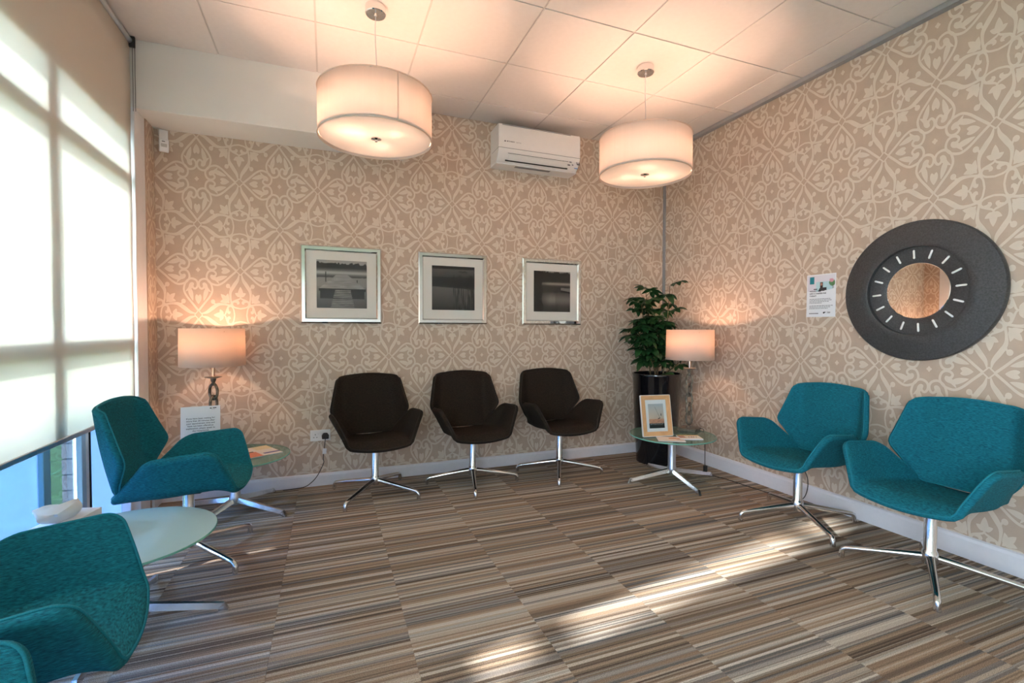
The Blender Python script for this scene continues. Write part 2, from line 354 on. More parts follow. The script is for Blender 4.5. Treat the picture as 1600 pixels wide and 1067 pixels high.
def wallpaper(parent, u0, u1, v0, v1, au, av, place):
    """lays the printed motif over a wall rectangle; place(u, v, d) -> world points"""
    allv = []; allf = []; k = 0; F = np.array([(f + (f[-1],))[:4] for f in MF])
    for i in range(int(math.floor((u0 - au) / PH)) - 1, int(math.ceil((u1 - au) / PH)) + 1):
        for j in range(int(math.floor((v0 - av) / PV)) - 1, int(math.ceil((v1 - av) / PV)) + 1):
            U = au + (i + MV[:, 0]) * PH; V = av + (j + MV[:, 1]) * PV
            inside = (U > u0) & (U < u1) & (V > v0) & (V < v1)
            keep = inside[F].any(1)
            if not keep.any(): continue
            f = F[keep]; used = np.unique(f); remap = np.full(len(U), -1); remap[used] = np.arange(len(used))
            allv.append(np.stack([np.clip(U[used], u0, u1), np.clip(V[used], v0, v1), MV[used, 2]], 1)); allf.append(remap[f] + k); k += len(used)
    Q = np.concatenate(allv); F2 = np.concatenate(allf)
    pts = place(Q[:, 0], Q[:, 1], 0.0003 + Q[:, 2] * 0.00002)
    me = bpy.data.meshes.new('wallpaper_print')
    me.from_pydata(pts.tolist(), [], [tuple(f[:3]) if f[2] == f[3] else tuple(f) for f in F2.tolist()])
    o = link('wallpaper_print', me, M['ink'], parent); o['kind'] = 'stuff'; return o

# ------------------------------------------------------------------ room shell
wb = structure(part('wall_back', MB().box(-4.6, 0.15, 0, 0.15, -0.05, H + 0.2), M['paper']), 'back wall with taupe and cream scroll wallpaper')
wr = structure(part('wall_right', MB().box(0, 0.15, YF, 0, -0.05, H + 0.2), M['paper']), 'right wall with taupe and cream scroll wallpaper')
wf = structure(part('wall_front', MB().box(-4.6, 0.15, YF - 0.15, YF, -0.05, H + 0.2), M['plaster']), 'plain wall behind the viewer')
wallpaper(wb, XL, -0.001, 0.09, H - 0.001, -4.067, 2.287, lambda u, v, d: np.stack([u, -d, v], 1))
wallpaper(wr, YF, -0.001, 0.11, H - 0.001, -2.320, 2.292, lambda u, v, d: np.stack([-d, u, v], 1))
# left wall: narrow papered return by the corner, solid header over the glazing
wl = structure(part('wall_left', MB().box(-4.60, XL, -0.17, 0, -0.05, H + 0.2), M['paper']), 'narrow papered return wall beside the window')
wallpaper(wl, -0.168, -0.001, 0.09, 2.6, -0.08, 2.287, lambda u, v, d: np.stack([XL + d, u, v], 1))
part('header', MB().box(-4.60, -4.375, YF, -0.17, 2.44, H + 0.2), M['plaster'], wl)
part('window_reveal', MB().box(-4.60, -4.322, -0.345, -0.17, -0.05, 2.60), M['whiteframe'], wl)
bk = structure(part('wall_bulkhead', MB().box(-4.60, -2.62, -0.33, 0.0, 2.60, H + 0.1), M['plaster'], bevel=0.003), 'boxed white bulkhead under the ceiling')

# carpet tiles
fl = structure(part('floor', MB().box(-4.6, 0.15, YF - 0.15, 0.15, -0.15, -0.012), M['sub']), 'floor of striped brown and grey carpet tiles')
TS = 0.508; tile_me = MB().box(-TS / 2 + .0006, TS / 2 - .0006, -TS / 2 + .0004, TS / 2 - .0004, -0.012, 0).mesh('carpet_tile')
edge_mes = {}
for i in range(-1, 9):
    for j in range(-13, 1):
        x0 = -2.405 + (4 - i) * TS; y0 = -0.38 + j * TS
        xa, xb, ya, yb = max(x0 - TS, -4.38), min(x0, 0.0), max(y0, YF), min(y0 + TS, 0.0)
        if xb - xa < 0.01 or yb - ya < 0.01: continue
        if xb - xa > TS - 1e-4 and yb - ya > TS - 1e-4: o = link('carpet_tile', tile_me, M['carpet'], fl, ((xa + xb) / 2, (ya + yb) / 2, 0))
        else:
            key = (round(xb - xa, 4), round(yb - ya, 4))
            if key not in edge_mes: edge_mes[key] = MB().box(-key[0] / 2 + .0006, key[0] / 2 - .0006, -key[1] / 2, key[1] / 2, -0.012, 0).mesh('carpet_tile')
            o = link('carpet_tile', edge_mes[key], M['carpet'], fl, ((xa + xb) / 2, (ya + yb) / 2, 0))

# suspended ceiling
ce = structure(part('ceiling', MB().box(-4.6, 0.15, YF - 0.15, 0.15, H + 0.05, H + 0.2), M['plaster']), 'suspended ceiling of white square tiles')
GX = [-2.0632 + 0.6 * k for k in range(-4, 4)]; GY = [-0.9264 + 0.6 * k for k in range(-9, 2)]
for x in GX:
    if XL - .06 < x < 0: part('grid_bar', MB().box(x - .012, x + .012, YF, 0, H + .004, H + .03), M['grid'], ce)
for y in GY:
    if YF < y < 0: part('grid_bar', MB().box(-4.38, 0, y - .012, y + .012, H + .0045, H + .029), M['grid'], ce)
ct = {}
xs = [-4.38] + [x for x in GX if -4.38 < x < 0] + [0.0]; ys = [YF] + [y for y in GY if YF < y < 0] + [0.0]
for a, b in zip(xs[:-1], xs[1:]):
    for c, d in zip(ys[:-1], ys[1:]):
        key = (round(b - a, 3), round(d - c, 3))
        if key not in ct:
            w, l = key[0] / 2 - .0055, key[1] / 2 - .0055
            ct[key] = MB().box(-w, w, -l, l, 0, 0.02).mesh('ceiling_tile')
        o = link('ceiling_tile', ct[key], M['ceil'], ce, ((a + b) / 2, (c + d) / 2, H - 0.002 + random.uniform(0, .0015)), (random.uniform(-.001, .001), random.uniform(-.001, .001), 0))

# skirtings and trims
sk = [(0, 0), (-.018, 0), (-.018, .078), (-.012, .090), (0, .095)]
structure(part('baseboard_back', MB().prism([(y, z) for y, z in sk], XL, 0, 'yz'), M['skirt']), 'white skirting board along the back wall')
b = MB(); b.prism([(x, z * 1.24) for x, z in sk], YF, 0, 'xz'); structure(part('baseboard_right', b, M['skirt']), 'lavender white skirting board along the right wall')
structure(part('baseboard_left', MB().box(XL, XL + .016, -0.17, 0, 0, .095), M['skirt'], bevel=.003), 'short white skirting on the return wall')
structure(part('trim_1', MB().box(-0.045, 0, YF, 0, H - 0.035, H - 0.003), M['greytrim'], bevel=.002), 'grey metal angle between ceiling and right wall')
structure(part('trim_2', MB().box(-0.022, 0, -0.022, 0, 0.09, H), M['greytrim'], bevel=.002), 'grey vertical strip in the room corner')

# ------------------------------------------------------------------ window
win = bpy.data.objects.new('window_1', None); C.objects.link(win); win['kind'] = 'structure'; win['label'] = 'full height glazing behind the blind'
def wbox(n, y0, y1, z0, z1, m, x0=-4.44, x1=-4.356): return part(n, MB().box(x0, x1, y0, y1, z0, z1), m, win, bevel=.003)
MULL = [-1.27 - 1.55 * k for k in range(4)]
wbox('head_rail', YF, -0.345, 2.40, 2.44, M['whiteframe']); wbox('cill', YF, -0.345, -0.01, 0.07, M['whiteframe'], -4.5, -4.37)
wbox('jamb', -0.395, -0.345, 0.07, 2.40, M['whiteframe'])
for k, y in enumerate(MULL):
    wbox('mullion', y - .045, y + .045, 0.70, 2.40, M['blueframe'])
    wbox('mullion', y - .030, y + .030, 0.07, 0.70, M['tealframe'] if k == 0 else M['blueframe'], -4.412, -4.384)
bays = [(-0.395, MULL[0] + .045)] + [(MULL[k] - .045, MULL[k + 1] + .045) for k in range(3)] + [(MULL[3] - .045, YF)]
for k, (y1, y0) in enumerate(bays):
    wbox('transom', y0, y1, 2.10, 2.18, M['blueframe']); wbox('transom', y0, y1, 1.085, 1.17, M['blueframe'])
    wbox('transom', y0, y1, 0.700, 0.722, M['blueframe'])
    for z0, z1 in ((1.17, 2.10), (2.18, 2.40), (0.722, 1.085), (0.07, 0.70)):
        part('pane', MB().box(-4.424, -4.418, y0, y1, z0, z1), M['pane'], win) if not (z0 < .1 and k == 0) else (part('pane', MB().box(-4.424, -4.418, -.940, y1, z0, z1), M['pane'], win), part('pane', MB().box(-4.424, -4.418, y0, -.940, z0, z1), M['tint'], win))
# lower frosted panels, a slot of tint-dimmed glass with the brick pier behind
wbox('stile', -0.940, -0.895, 0.07, 0.70, M['blueframe'], -4.412, -4.386); wbox('gasket', -0.862, -0.852, 0.07, 0.70, M['black'], -4.41, -4.380)
wbox('stile', -0.895, -0.862, 0.07, 0.70, M['whiteframe'], -4.412, -4.386)
wbox('frosted_panel', -0.852, -0.395, 0.07, 0.70, M['frost'], -4.408, -4.402)
for k in range(3): wbox('frosted_panel', MULL[k + 1] + .030, MULL[k] - .030, 0.07, 0.70, M['frost'], -4.408, -4.402)
# outdoors
structure(part('ground', MB().box(-14, -4.6, -12, 6, -0.3, -0.16), M['paving']), 'grey paving outside the window')
gr = part('lawn', MB().box(-9, -4.95, -12, 6, -0.16, -0.10), M['grass']); structure(gr, 'strip of grass outside the window')
pier = thing('brick_pier', 'buff brick pier standing outside the window', 'brick pier', (-4.735, 0.07, -0.16))
part('mortar_core', MB().box(-.100, .100, -.100, .100, 0, 2.9), M['mortar'], pier)
bme = MB().box(-.105, .105, -.105, .105, 0, .094); bmesh_ = bme.mesh('brick')
for r in range(28): link('brick', bmesh_, M['brick'], pier, (0, 0, .006 + r * .104))

# ------------------------------------------------------------------ roller blinds
def roller_blind(label, y0, y1, chain, zb=0.70):
    t = thing('roller_blind', label, 'blind', (-4.335, (y0 + y1) / 2, 0), group='window blinds')
    L = (y1 - y0) / 2
    fab = MB(); n = 24
    zs = np.linspace(zb + .015, 2.985, 16)
    vs = [(0.0015 * math.sin(j * 1.3 + i * .4), -L + 2 * L * i / n, z) for j, z in enumerate(zs) for i in range(n + 1)]
    fs = [(j * (n + 1) + i, j * (n + 1) + i + 1, (j + 1) * (n + 1) + i + 1, (j + 1) * (n + 1) + i) for j in range(15) for i in range(n)]
    fab.add(vs, fs); f = part('fabric', fab, M['blind'], t, smooth=True)
    s = f.modifiers.new('thick', 'SOLIDIFY'); s.thickness = 0.0006
    smoothpart('roller_tube', MB().lathe([(0.0, -L + .01), (.019, -L + .01), (.019, L - .01), (0.0, L - .01)], 20, (0, 0, 2.992), 'y'), M['satin'], t)
    part('bottom_rail', MB().box(-.007, .007, -L, L, zb, zb + .024), M['satin'], t, bevel=.004)
    for s in (-1, 1): part('bracket', MB().box(-.022, .03, s * L - .008, s * L + .008, 2.955, H - .004), M['black'], t, bevel=.002)
    if chain:
        ch = MB()
        for k in range(60):
            for dx in (0.012, .024): ch.lathe([(0, -.0028), (.0022, -.0015), (.0026, 0), (.0022, .0015), (0, .0028)], 6, (dx, L + .012 + .001 * math.sin(k * .2), 2.975 - k * .0068))
        part('bead_chain', ch, M['black'], t)
    return t
roller_blind('translucent white roller blind drawn down beside the papered return wall', -2.60, -0.365, True)
roller_blind('unseen white roller blind drawn down past the bottom left teal chair to shape the sunlight', -4.10, -2.86, False)  # unseen; edges set to limit where sun reaches the floor
roller_blind('unseen white roller blind rolled up at the viewer end to let in fill daylight', -5.95, -4.14, False, 2.25)  # unseen; left open so extra daylight fills the room

# ------------------------------------------------------------------ chairs
def shell(name, P, Nrm_h, m, parent):
    """closed cushion of constant thickness around a surface grid P[i, j]"""
    ni, nj = P.shape[:2]
    du = np.gradient(P, axis=0); dv = np.gradient(P, axis=1); N = np.cross(du, dv); N /= np.linalg.norm(N, axis=2)[..., None] + 1e-9
    if N[ni // 2, nj // 2] @ np.array([0, -0.3, 1.0]) < 0: N = -N
    h = Nrm_h; mb = MB(); top = (P + N * h).reshape(-1, 3); bot = (P - N * h).reshape(-1, 3)
    idx = lambda i, j: i * nj + j
    q = [(idx(i, j), idx(i + 1, j), idx(i + 1, j + 1), idx(i, j + 1)) for i in range(ni - 1) for j in range(nj - 1)]
    nt = len(top)
    V = [tuple(p) for p in top] + [tuple(p) for p in bot]; F = q + [tuple(k + nt for k in f[::-1]) for f in q]
    loop = [(i, 0) for i in range(ni)] + [(ni - 1, j) for j in range(1, nj)] + [(i, nj - 1) for i in range(ni - 2, -1, -1)] + [(0, j) for j in range(nj - 2, 0, -1)]
    O = []; B = [P[i, j] for i, j in loop]; nb = len(loop)
    for k, (i, j) in enumerate(loop):
        t = B[(k + 1) % nb] - B[k - 1]; o = np.cross(t, N[i, j]); o /= np.linalg.norm(o) + 1e-9
        inner = P[min(max(i, 2), ni - 3), min(max(j, 2), nj - 3)]
        if o @ (P[i, j] - inner) < 0: o = -o
        O.append(o)
    prev = [idx(i, j) for i, j in loop]; steps = 5
    for s in range(1, steps):
        ph = math.pi * s / steps; cur = []
        for k, (i, j) in enumerate(loop):
            V.append(tuple(B[k] + N[i, j] * h * math.cos(ph) + O[k] * h * math.sin(ph))); cur.append(len(V) - 1)
        F += [(prev[k], prev[(k + 1) % nb], cur[(k + 1) % nb], cur[k]) for k in range(nb)]; prev = cur
    last = [idx(i, j) + nt for i, j in loop]
    F += [(prev[k], prev[(k + 1) % nb], last[(k + 1) % nb], last[k]) for k in range(nb)]
    mb.add(V, F); o = part(name, mb, m, parent, smooth=True)
    pipe = [B[k] + O[k] * h * .80 + N[i, j] * h * .70 for k, (i, j) in enumerate(loop)]
    return o, pipe
sst = lambda x: (lambda t: t * t * (3 - 2 * t))(min(1, max(0, x)))
def make_chair(name, label, group, m, mp):
    t = thing(name, label, 'chair', group=group)
    # seat with folded-up arms
    L0, RB, AN, LS = 0.183, 0.028, R(63), 0.186; LA = RB * AN; LT = L0 + LA + LS; ni, nj = 49, 25
    P = np.zeros((ni, nj, 3))
    for i in range(ni):
        s = -1 + 2 * i / (ni - 1); a = LT * s * (1.5 - .5 * s * s) if abs(s) > .0 else 0; b = abs(a); sg = 1 if a >= 0 else -1
        k = max(0, (b - L0) / (LT - L0))
        yf = -0.300 + .012 * (min(b, L0) / L0) ** 2 + .072 * k ** 1.1; yr = 0.225 - .175 * k ** .95
        rr = .032; d = max(0, (b - (LT - rr)) / rr); ins = rr * (1 - math.sqrt(max(0, 1 - d * d))); yf += ins; yr -= ins * 1.3
        for j in range(nj):
            tt = j / (nj - 1); tt = tt * (1.25 - .25 * tt) if False else tt
            y = yf + (yr - yf) * tt; l0 = L0 + .012 - .045 * sst((y + .05) / .28)
            bb = b * (l0 + LA + LS) / LT
            if bb < l0: x, z = bb, -.012 * (1 - (bb / l0) ** 2)
            elif bb < l0 + LA: q = (bb - l0) / RB; x, z = l0 + RB * math.sin(q), RB * (1 - math.cos(q))
            else: q = bb - l0 - LA; x, z = l0 + RB * math.sin(AN) + q * math.cos(AN), RB * (1 - math.cos(AN)) + q * math.sin(AN)
            z += .440 - .05 * (y + .3) / .55 - (.040 * ((-.18 - y) / .12) ** 2 * (1 - k) if y < -.18 else 0)
            P[i, j] = (sg * x, y + .035, z)
    seat, pipe = shell('seat', P, .0165, m, t)
    smoothpart('piping', MB().tube(pipe, .0042, 6, closed=True), mp, seat, 80)
    # wrapped hexagonal back
    ni, nj = 41, 33; P = np.zeros((ni, nj, 3)); F0, RC, AC = .160, .085, R(47)
    def width(v):
        w = .165 + (.322 - .165) * (v / .43) if v < .43 else .322 - (.322 - .245) * ((v - .43) / .57)
        e = abs(v - .43); w -= .006 * max(0, 1 - e / .06) ** 2
        r = .05
        if v > 1 - r: q = (v - (1 - r)) / r; w -= .024 * (1 - math.sqrt(max(0, 1 - q * q)))
        if v < .05: q = (.05 - v) / .05; w -= .025 * (1 - math.sqrt(max(0, 1 - q * q)))
        return w
    for j in range(nj):
        v = j / (nj - 1); v = v + .0 * v; w = width(v)
        for i in range(ni):
            s = -1 + 2 * i / (ni - 1); a = s * w; b = abs(a); sg = 1 if a >= 0 else -1
            if b < F0: x, f = b, 0
            elif b < F0 + RC * AC: q = (b - F0) / RC; x, f = F0 + RC * math.sin(q), RC * (1 - math.cos(q))
            else: q = b - F0 - RC * AC; x, f = F0 + RC * math.sin(AC) + q * math.cos(AC), RC * (1 - math.cos(AC)) + q * math.sin(AC)
            z = .425 + .405 * v + .026 * (1 - s * s) * v ** 3
            P[i, j] = (sg * x, .240 + .078 * v + .008 * math.sin(math.pi * v) - f, z)
    back, pipe = shell('backrest', P, .0165, m, t)
    smoothpart('piping', MB().tube(pipe, .0042, 6, closed=True), mp, back, 80)
    # pedestal
    part('seat_bracket', MB().box(-.09, .09, -.08, .22, .370, .388), M['black'], t, bevel=.006)
    smoothpart('column', MB().lathe([(.0, .072), (.030, .072), (.036, .085), (.036, .115), (.030, .135), (.0265, .14), (.0255, .38), (0, .38)], 24), M['alu'], t, 35)
    leg = MB(); n = 12; path = []; rad = []
    for k in range(n + 1):
        q = k / n; path.append((.022 + .318 * q, 0, .104 - .050 * q ** 1.1)); rad.append(.0190 - .0055 * q)
    path += [(.352, 0, .046), (.357, 0, .034), (.358, 0, .0)]; rad += [.0138, .0138, .0148]
    leg.tube(path, rad, 10); leg_me = leg.mesh('leg', True); leg_me.set_sharp_from_angle(angle=R(50))
    for k in range(4): link('leg', leg_me, M['alu'], t, (0, 0, 0), (0, 0, R(45 + 90 * k)))
    return t
def place_chair(proto, x, y, face, legang, label, group, first=False):
    o = proto if first else copy_tree(proto)
    o.location = (x, y, 0); o.rotation_euler = (0, 0, R(face)); o['label'] = label; o['group'] = group
    k = 0
    for ch in o.children:
        if ch.name.startswith('leg'): ch.rotation_euler = (0, 0, R(legang - face + 90 * k)); k += 1
    return o
gd = 'charcoal shell chairs along the back wall'; gt = 'teal shell chairs'
cd = make_chair('shell_chair', '', gd, M['dark'], M['darkpipe'])
place_chair(cd, -2.885, -.355, 4, 52, 'charcoal shell chair on chrome star base beside the wall socket', gd, True)
place_chair(cd, -2.136, -.365, 2, 77, 'charcoal shell chair in the middle of the three along the back wall', gd)
place_chair(cd, -1.369, -.372, 0, 63, 'charcoal shell chair nearest the potted plant', gd)
ctl = make_chair('shell_chair', '', gt, M['teal'], M['tealpipe'])
place_chair(ctl, -.407, -1.835, -88, 67, 'teal shell chair between the right lamp table and the round mirror', gt, True)
place_chair(ctl, -.434, -2.570, -88, 32, 'teal shell chair under the round mirror, cut by the right picture edge', gt)
place_chair(ctl, -3.900, -1.05, 88, 45, 'teal shell chair by the window in front of the waiting notice', gt)
place_chair(ctl, -3.975, -2.44, 100, 45, 'teal shell chair at the lower left, in front of the tissue box', gt)
place_chair(ctl, -3.945, -3.125, 92, 40, 'teal shell chair of which only an arm shows in the bottom left corner', gt)

# ------------------------------------------------------------------ glass side tables
TZ = 0.375
def make_table(label):
    t = thing('side_table', label, 'table', group='round glass side tables')
    smoothpart('column', MB().lathe([(0, .05), (.030, .05), (.036, .062), (.036, .105), (.031, .12), (.031, TZ - .018), (.06, TZ - .014), (.06, TZ - .010), (0, TZ - .010)], 24), M['satin'], t, 35)
    leg = MB(); n = 8
    for k in range(n):
        q0, q1 = k / n, (k + 1) / n
        def sec(q):
            x = .02 + .345 * q; w = .019 - .007 * q; zt = .100 - .062 * q; zb = .070 - .056 * q; return x, w, zt, zb
        a, b2 = sec(q0), sec(q1)
        vs = [(a[0], -a[1], a[3]), (a[0], a[1], a[3]), (a[0], a[1] * .6, a[2]), (a[0], -a[1] * .6, a[2]), (b2[0], -b2[1], b2[3]), (b2[0], b2[1], b2[3]), (b2[0], b2[1] * .6, b2[2]), (b2[0], -b2[1] * .6, b2[2])]
        leg.add(vs, [(0, 1, 5, 4), (1, 2, 6, 5), (2, 3, 7, 6), (3, 0, 4, 7)] + ([(0, 3, 2, 1)] if k == 0 else []) + ([(4, 5, 6, 7)] if k == n - 1 else []))
    leg.add([(.345, -.012, .0), (.345, .012, .0), (.345, .012, .02), (.345, -.012, .02), (.385, -.010, .0), (.385, .010, .0), (.366, .008, .039), (.366, -.008, .039)],
            [(0, 3, 2, 1), (4, 5, 6, 7), (0, 1, 5, 4), (1, 2, 6, 5), (2, 3, 7, 6), (3, 0, 4, 7)])
    lm = leg.mesh('leg')
    for k in range(4): link('leg', lm, M['alu'], t, None, (0, 0, R(45 + 90 * k)))
    top = smoothpart('glass_top', MB().lathe([(0, TZ - .010), (.334, TZ - .010), (.334, TZ), (0, TZ)], 72), M['tglass'], t, 35)
    smoothpart('polished_edge', MB().lathe([(.3342, TZ - .0095), (.3362, TZ - .008), (.3362, TZ - .002), (.3342, TZ - .0005)], 72, close=False), M['tedge'], top, 80)
    return t
tb = make_table('round glass side table carrying the lamp, the oak photo frame and the leaflets')
def place_table(x, y, ang, label, first=False, frosted=False):
    o = tb if first else copy_tree(tb); o.location = (x, y, 0); o['label'] = label; k = 0
    for ch in o.children:
        if ch.name.startswith('leg'): ch.rotation_euler = (0, 0, R(ang + 90 * k)); k += 1
        if frosted and ch.name.startswith('glass_top'): ch.data = ch.data.copy(); ch.data.materials[0] = M['sheen_glass']  # top gets the glass with the window reflection in its colour
place_table(-.60, -.87, 82, 'round glass side table in the corner carrying a lamp and an oak photo frame', True)
place_table(-3.79, -.385, -33, 'round glass side table by the window corner carrying a lamp and a notice')
place_table(-4.0, -1.635, -2, 'frosted glass side table painted pale with window sheen, under the tissue box between two teal chairs', frosted=True)

# ------------------------------------------------------------------ pendants
def point(name, parent, loc, w, rad=0.03):
    l = bpy.data.lights.new(name, 'POINT'); l.energy = w; l.color = WARM; l.shadow_soft_size = rad
    o = bpy.data.objects.new(name, l); C.objects.link(o); o.parent = parent; o.location = loc; return o
def pendant(x, y, label, rot):
    t = thing('pendant_lamp', label, 'lamp', (x, y, 0), group='drum pendant lamps'); r = .308; z0, z1 = 2.285, 2.535
    sh = smoothpart('lamp_shade', MB().lathe([(r, z0), (r, z1)], 96, close=False), M['shade'], t, 80)
    s = sh.modifiers.new('thick', 'SOLIDIFY'); s.thickness = .0015
    for z in (z0, z1): smoothpart('shade_rim', MB().tube([(r * math.cos(a), r * math.sin(a), z) for a in np.linspace(0, 2 * math.pi, 97)[:-1]], .0035, 6, closed=True), M['lshade'], sh, 80)
    part('seam', MB().box(r - .001, r + .0022, -.003, .003, z0, z1), M['lshade'], sh, rot=(0, 0, R(rot)))
    smoothpart('diffuser', MB().lathe([(0, z0 + .012), (r - .006, z0 + .012), (r - .006, z0 + .016), (0, z0 + .016)], 72), M['diffuser'], t, 40)
    smoothpart('finial', MB().lathe([(0, z0 - .012), (.007, z0 - .010), (.008, z0 - .002), (.028, z0 + .004), (.028, z0 + .010), (0, z0 + .012)], 24), M['chrome'], t, 40)
    fr = MB()
    for k in range(3): a = R(120 * k + 20); fr.tube([(0, 0, z1 - .03), (r * math.cos(a), r * math.sin(a), z1 - .004)], .003, 6)
    fr.tube([(0, 0, z0 + .012), (0, 0, z1 - .02)], .006, 8); smoothpart('spider_frame', fr, M['chrome'], t)
    for k in range(3):
        a = R(120 * k + rot + 150); px, py = .13 * math.cos(a), .13 * math.sin(a)
        smoothpart('bulb', MB().lathe([(0, 0), (.010, .002), (.022, .022), (.026, .042), (.018, .066), (.012, .075), (.012, .095), (0, .095)], 14, (px, py, z0 + .075)), M['diffuser'], t)
        point('bulb_light', t, (px, py, z0 + .062), PEND_W / 3, .025)
    smoothpart('cable', MB().tube(catmull([(0, 0, z1 - .03), (.004, .002, 2.7), (-.003, -.002, 2.85), (0, 0, H - .05)], 16), .0028, 6), M['satin'], t)
    smoothpart('ceiling_cup', MB().lathe([(0, H - .058), (.008, H - .058), (.010, H - .050), (.052, H - .048), (.056, H - .044), (.056, H - .003), (0, H - .003)], 36), M['chrome'], t, 35)
pendant(-2.946, -1.194, 'cream drum pendant lamp hanging left of the air conditioner', 285)
pendant(-1.164, -1.237, 'cream drum pendant lamp hanging near the right corner', 330)

# ------------------------------------------------------------------ table lamps
def chain_link(mb, zc, turn, hl=.052, hw=.030, r=.0095):
    pts = []
    for k in range(28):
        a = 2 * math.pi * k / 28; u = hw * math.cos(a); v = hl * math.sin(a)
        pts.append((u * math.cos(turn), u * math.sin(turn), zc + v))
    mb.tube(pts, r, 8, closed=True)
def table_lamp(x, y, label, turn):
    t = thing('table_lamp', label, 'lamp', (x, y, TZ), group='chain table lamps'); z = -TZ
    part('base', MB().box(-.075, .075, -.075, .075, 0, .022), M['antique'], t, bevel=.003, rot=(0, 0, R(turn + 20)))
    smoothpart('foot_collar', MB().lathe([(0, .022), (.024, .022), (.020, .032), (.010, .038), (.015, .048), (.010, .056), (0, .056)], 20), M['antique'], t)
    for k in range(5):
        mb = MB(); chain_link(mb, .100 + k * .0805, R(turn + (90 if k % 2 == 0 else 0))); smoothpart('chain_link', mb, M['antique'], t, 80)
    smoothpart('drip_plate', MB().lathe([(0, .462), (.012, .462), (.016, .474), (.010, .484), (.016, .496), (.018, .510), (.052, .520), (.052, .524), (.014, .527), (0, .527)], 28), M['antique'], t, 50)
    smoothpart('stem', MB().lathe([(0, .525), (.011, .525), (.011, .66), (0, .66)], 14), M['copper'], t, 40)
    z0, z1 = .972 - TZ, 1.224 - TZ; r = .195
    sh = smoothpart('lamp_shade', MB().lathe([(r, z0), (r - .004, z1)], 72, close=False), M['lshade'], t, 80)
    s = sh.modifiers.new('thick', 'SOLIDIFY'); s.thickness = .0015
    fr = MB()
    for k in range(3): a = R(120 * k + turn); fr.tube([(0, 0, .66), (r * math.cos(a) * .99, r * math.sin(a) * .99, z1 - .02)], .002, 5)
    smoothpart('shade_carrier', fr, M['copper'], t)
    smoothpart('bulb', MB().lathe([(0, .80), (.018, .795), (.030, .770), (.028, .745), (.016, .71), (.014, .66), (0, .66)], 16), M['diffuser'], t)
    point('bulb_light', t, (0, 0, .83 - .05), TLAMP_W, .03)
    return t
lr = table_lamp(-.355, -.785, 'chain table lamp beside the potted plant', 10)
ll = table_lamp(-3.93, -.27, 'chain table lamp by the window behind the notice', 60)
# mains lead of the corner lamp: over the table edge, inline switch, along the floor, up behind the teal chair
def W2(t, pts): return [(p[0] - t.location.x, p[1] - t.location.y, p[2] - t.location.z) for p in pts]
cord = thing('lamp_cord', 'black lamp cord with an inline switch running from the corner table to the skirting', 'cord', (-.25, -.87, 0))
lead = catmull(W2(cord, [(-.30, -.80, .386), (-.262, -.83, .388), (-.262, -.86, .372), (-.258, -.87, .25), (-.255, -.868, .10), (-.245, -.868, .03)]), 40)
smoothpart('lead', MB().tube(lead, .003, 6), M['black'], cord)
part('inline_switch', MB().box(-.013, .013, -.013, .013, .0, .062), M['black'], cord, bevel=.004, loc=W2(cord, [(-.250, -.868, .02)])[0])
lead2 = catmull(W2(cord, [(-.245, -.87, .03), (-.215, -.90, .006), (-.18, -1.02, .005), (-.16, -1.20, .005), (-.14, -1.36, .005), (-.10, -1.50, .006), (-.05, -1.60, .02), (-.03, -1.62, .16), (-.035, -1.55, .30), (-.02, -1.54, .40)]), 70)
smoothpart('lead', MB().tube(lead2, .003, 6), M['black'], cord)

# ------------------------------------------------------------------ plug socket with plug
so = thing('wall_socket', 'white double wall socket beside the left charcoal chair', 'socket', (-3.265, -.0015, .393))
part('face_plate', MB().box(-.073, .073, -.009, 0, -.043, .043), M['white'], so, bevel=.003)
for sx in (-1,):
    for dx, dz, w, h in ((0, .012, .0045, .009), (-.011, -.010, .008, .0045), (.011, -.010, .008, .0045)):
        part('socket_hole', MB().box(-w / 2, w / 2, -.0098, -.006, -h / 2, h / 2), M['black'], so, loc=(sx * .036 + dx, 0, dz - .004))
for sx in (-1, 1): part('rocker_switch', MB().box(-.006, .006, -.013, -.008, -.009, .009), M['white'], so, bevel=.002, loc=(sx * .011, 0, .018))
pl = thing('power_plug', 'black three pin plug with a tagged lead in the wall socket', 'plug', (-3.229, -.011, .388))
part('plug_body', MB().prism([(-.024, -.020), (.024, -.020), (.026, .006), (.014, .024), (-.014, .024), (-.026, .006)], -.034, 0), M['black'], pl, bevel=.005)
smoothpart('lead', MB().tube(catmull([(0, -.022, -.02), (-.004, -.028, -.06), (-.012, -.030, -.12), (-.016, -.03, -.17), (-.012, -.03, -.20), (-.03, -.032, -.245), (-.06, -.036, -.30), (-.10, -.036, -.345), (-.16, -.034, -.378), (-.30, -.034, -.384)], 60), .0032, 6), M['black'], pl)
part('lead_tag', MB().box(-.014, .014, -.0008, .0008, -.042, 0), M['paperwhite'], pl, loc=(-.004, -.034, -.092), rot=(0, R(6), R(10)))

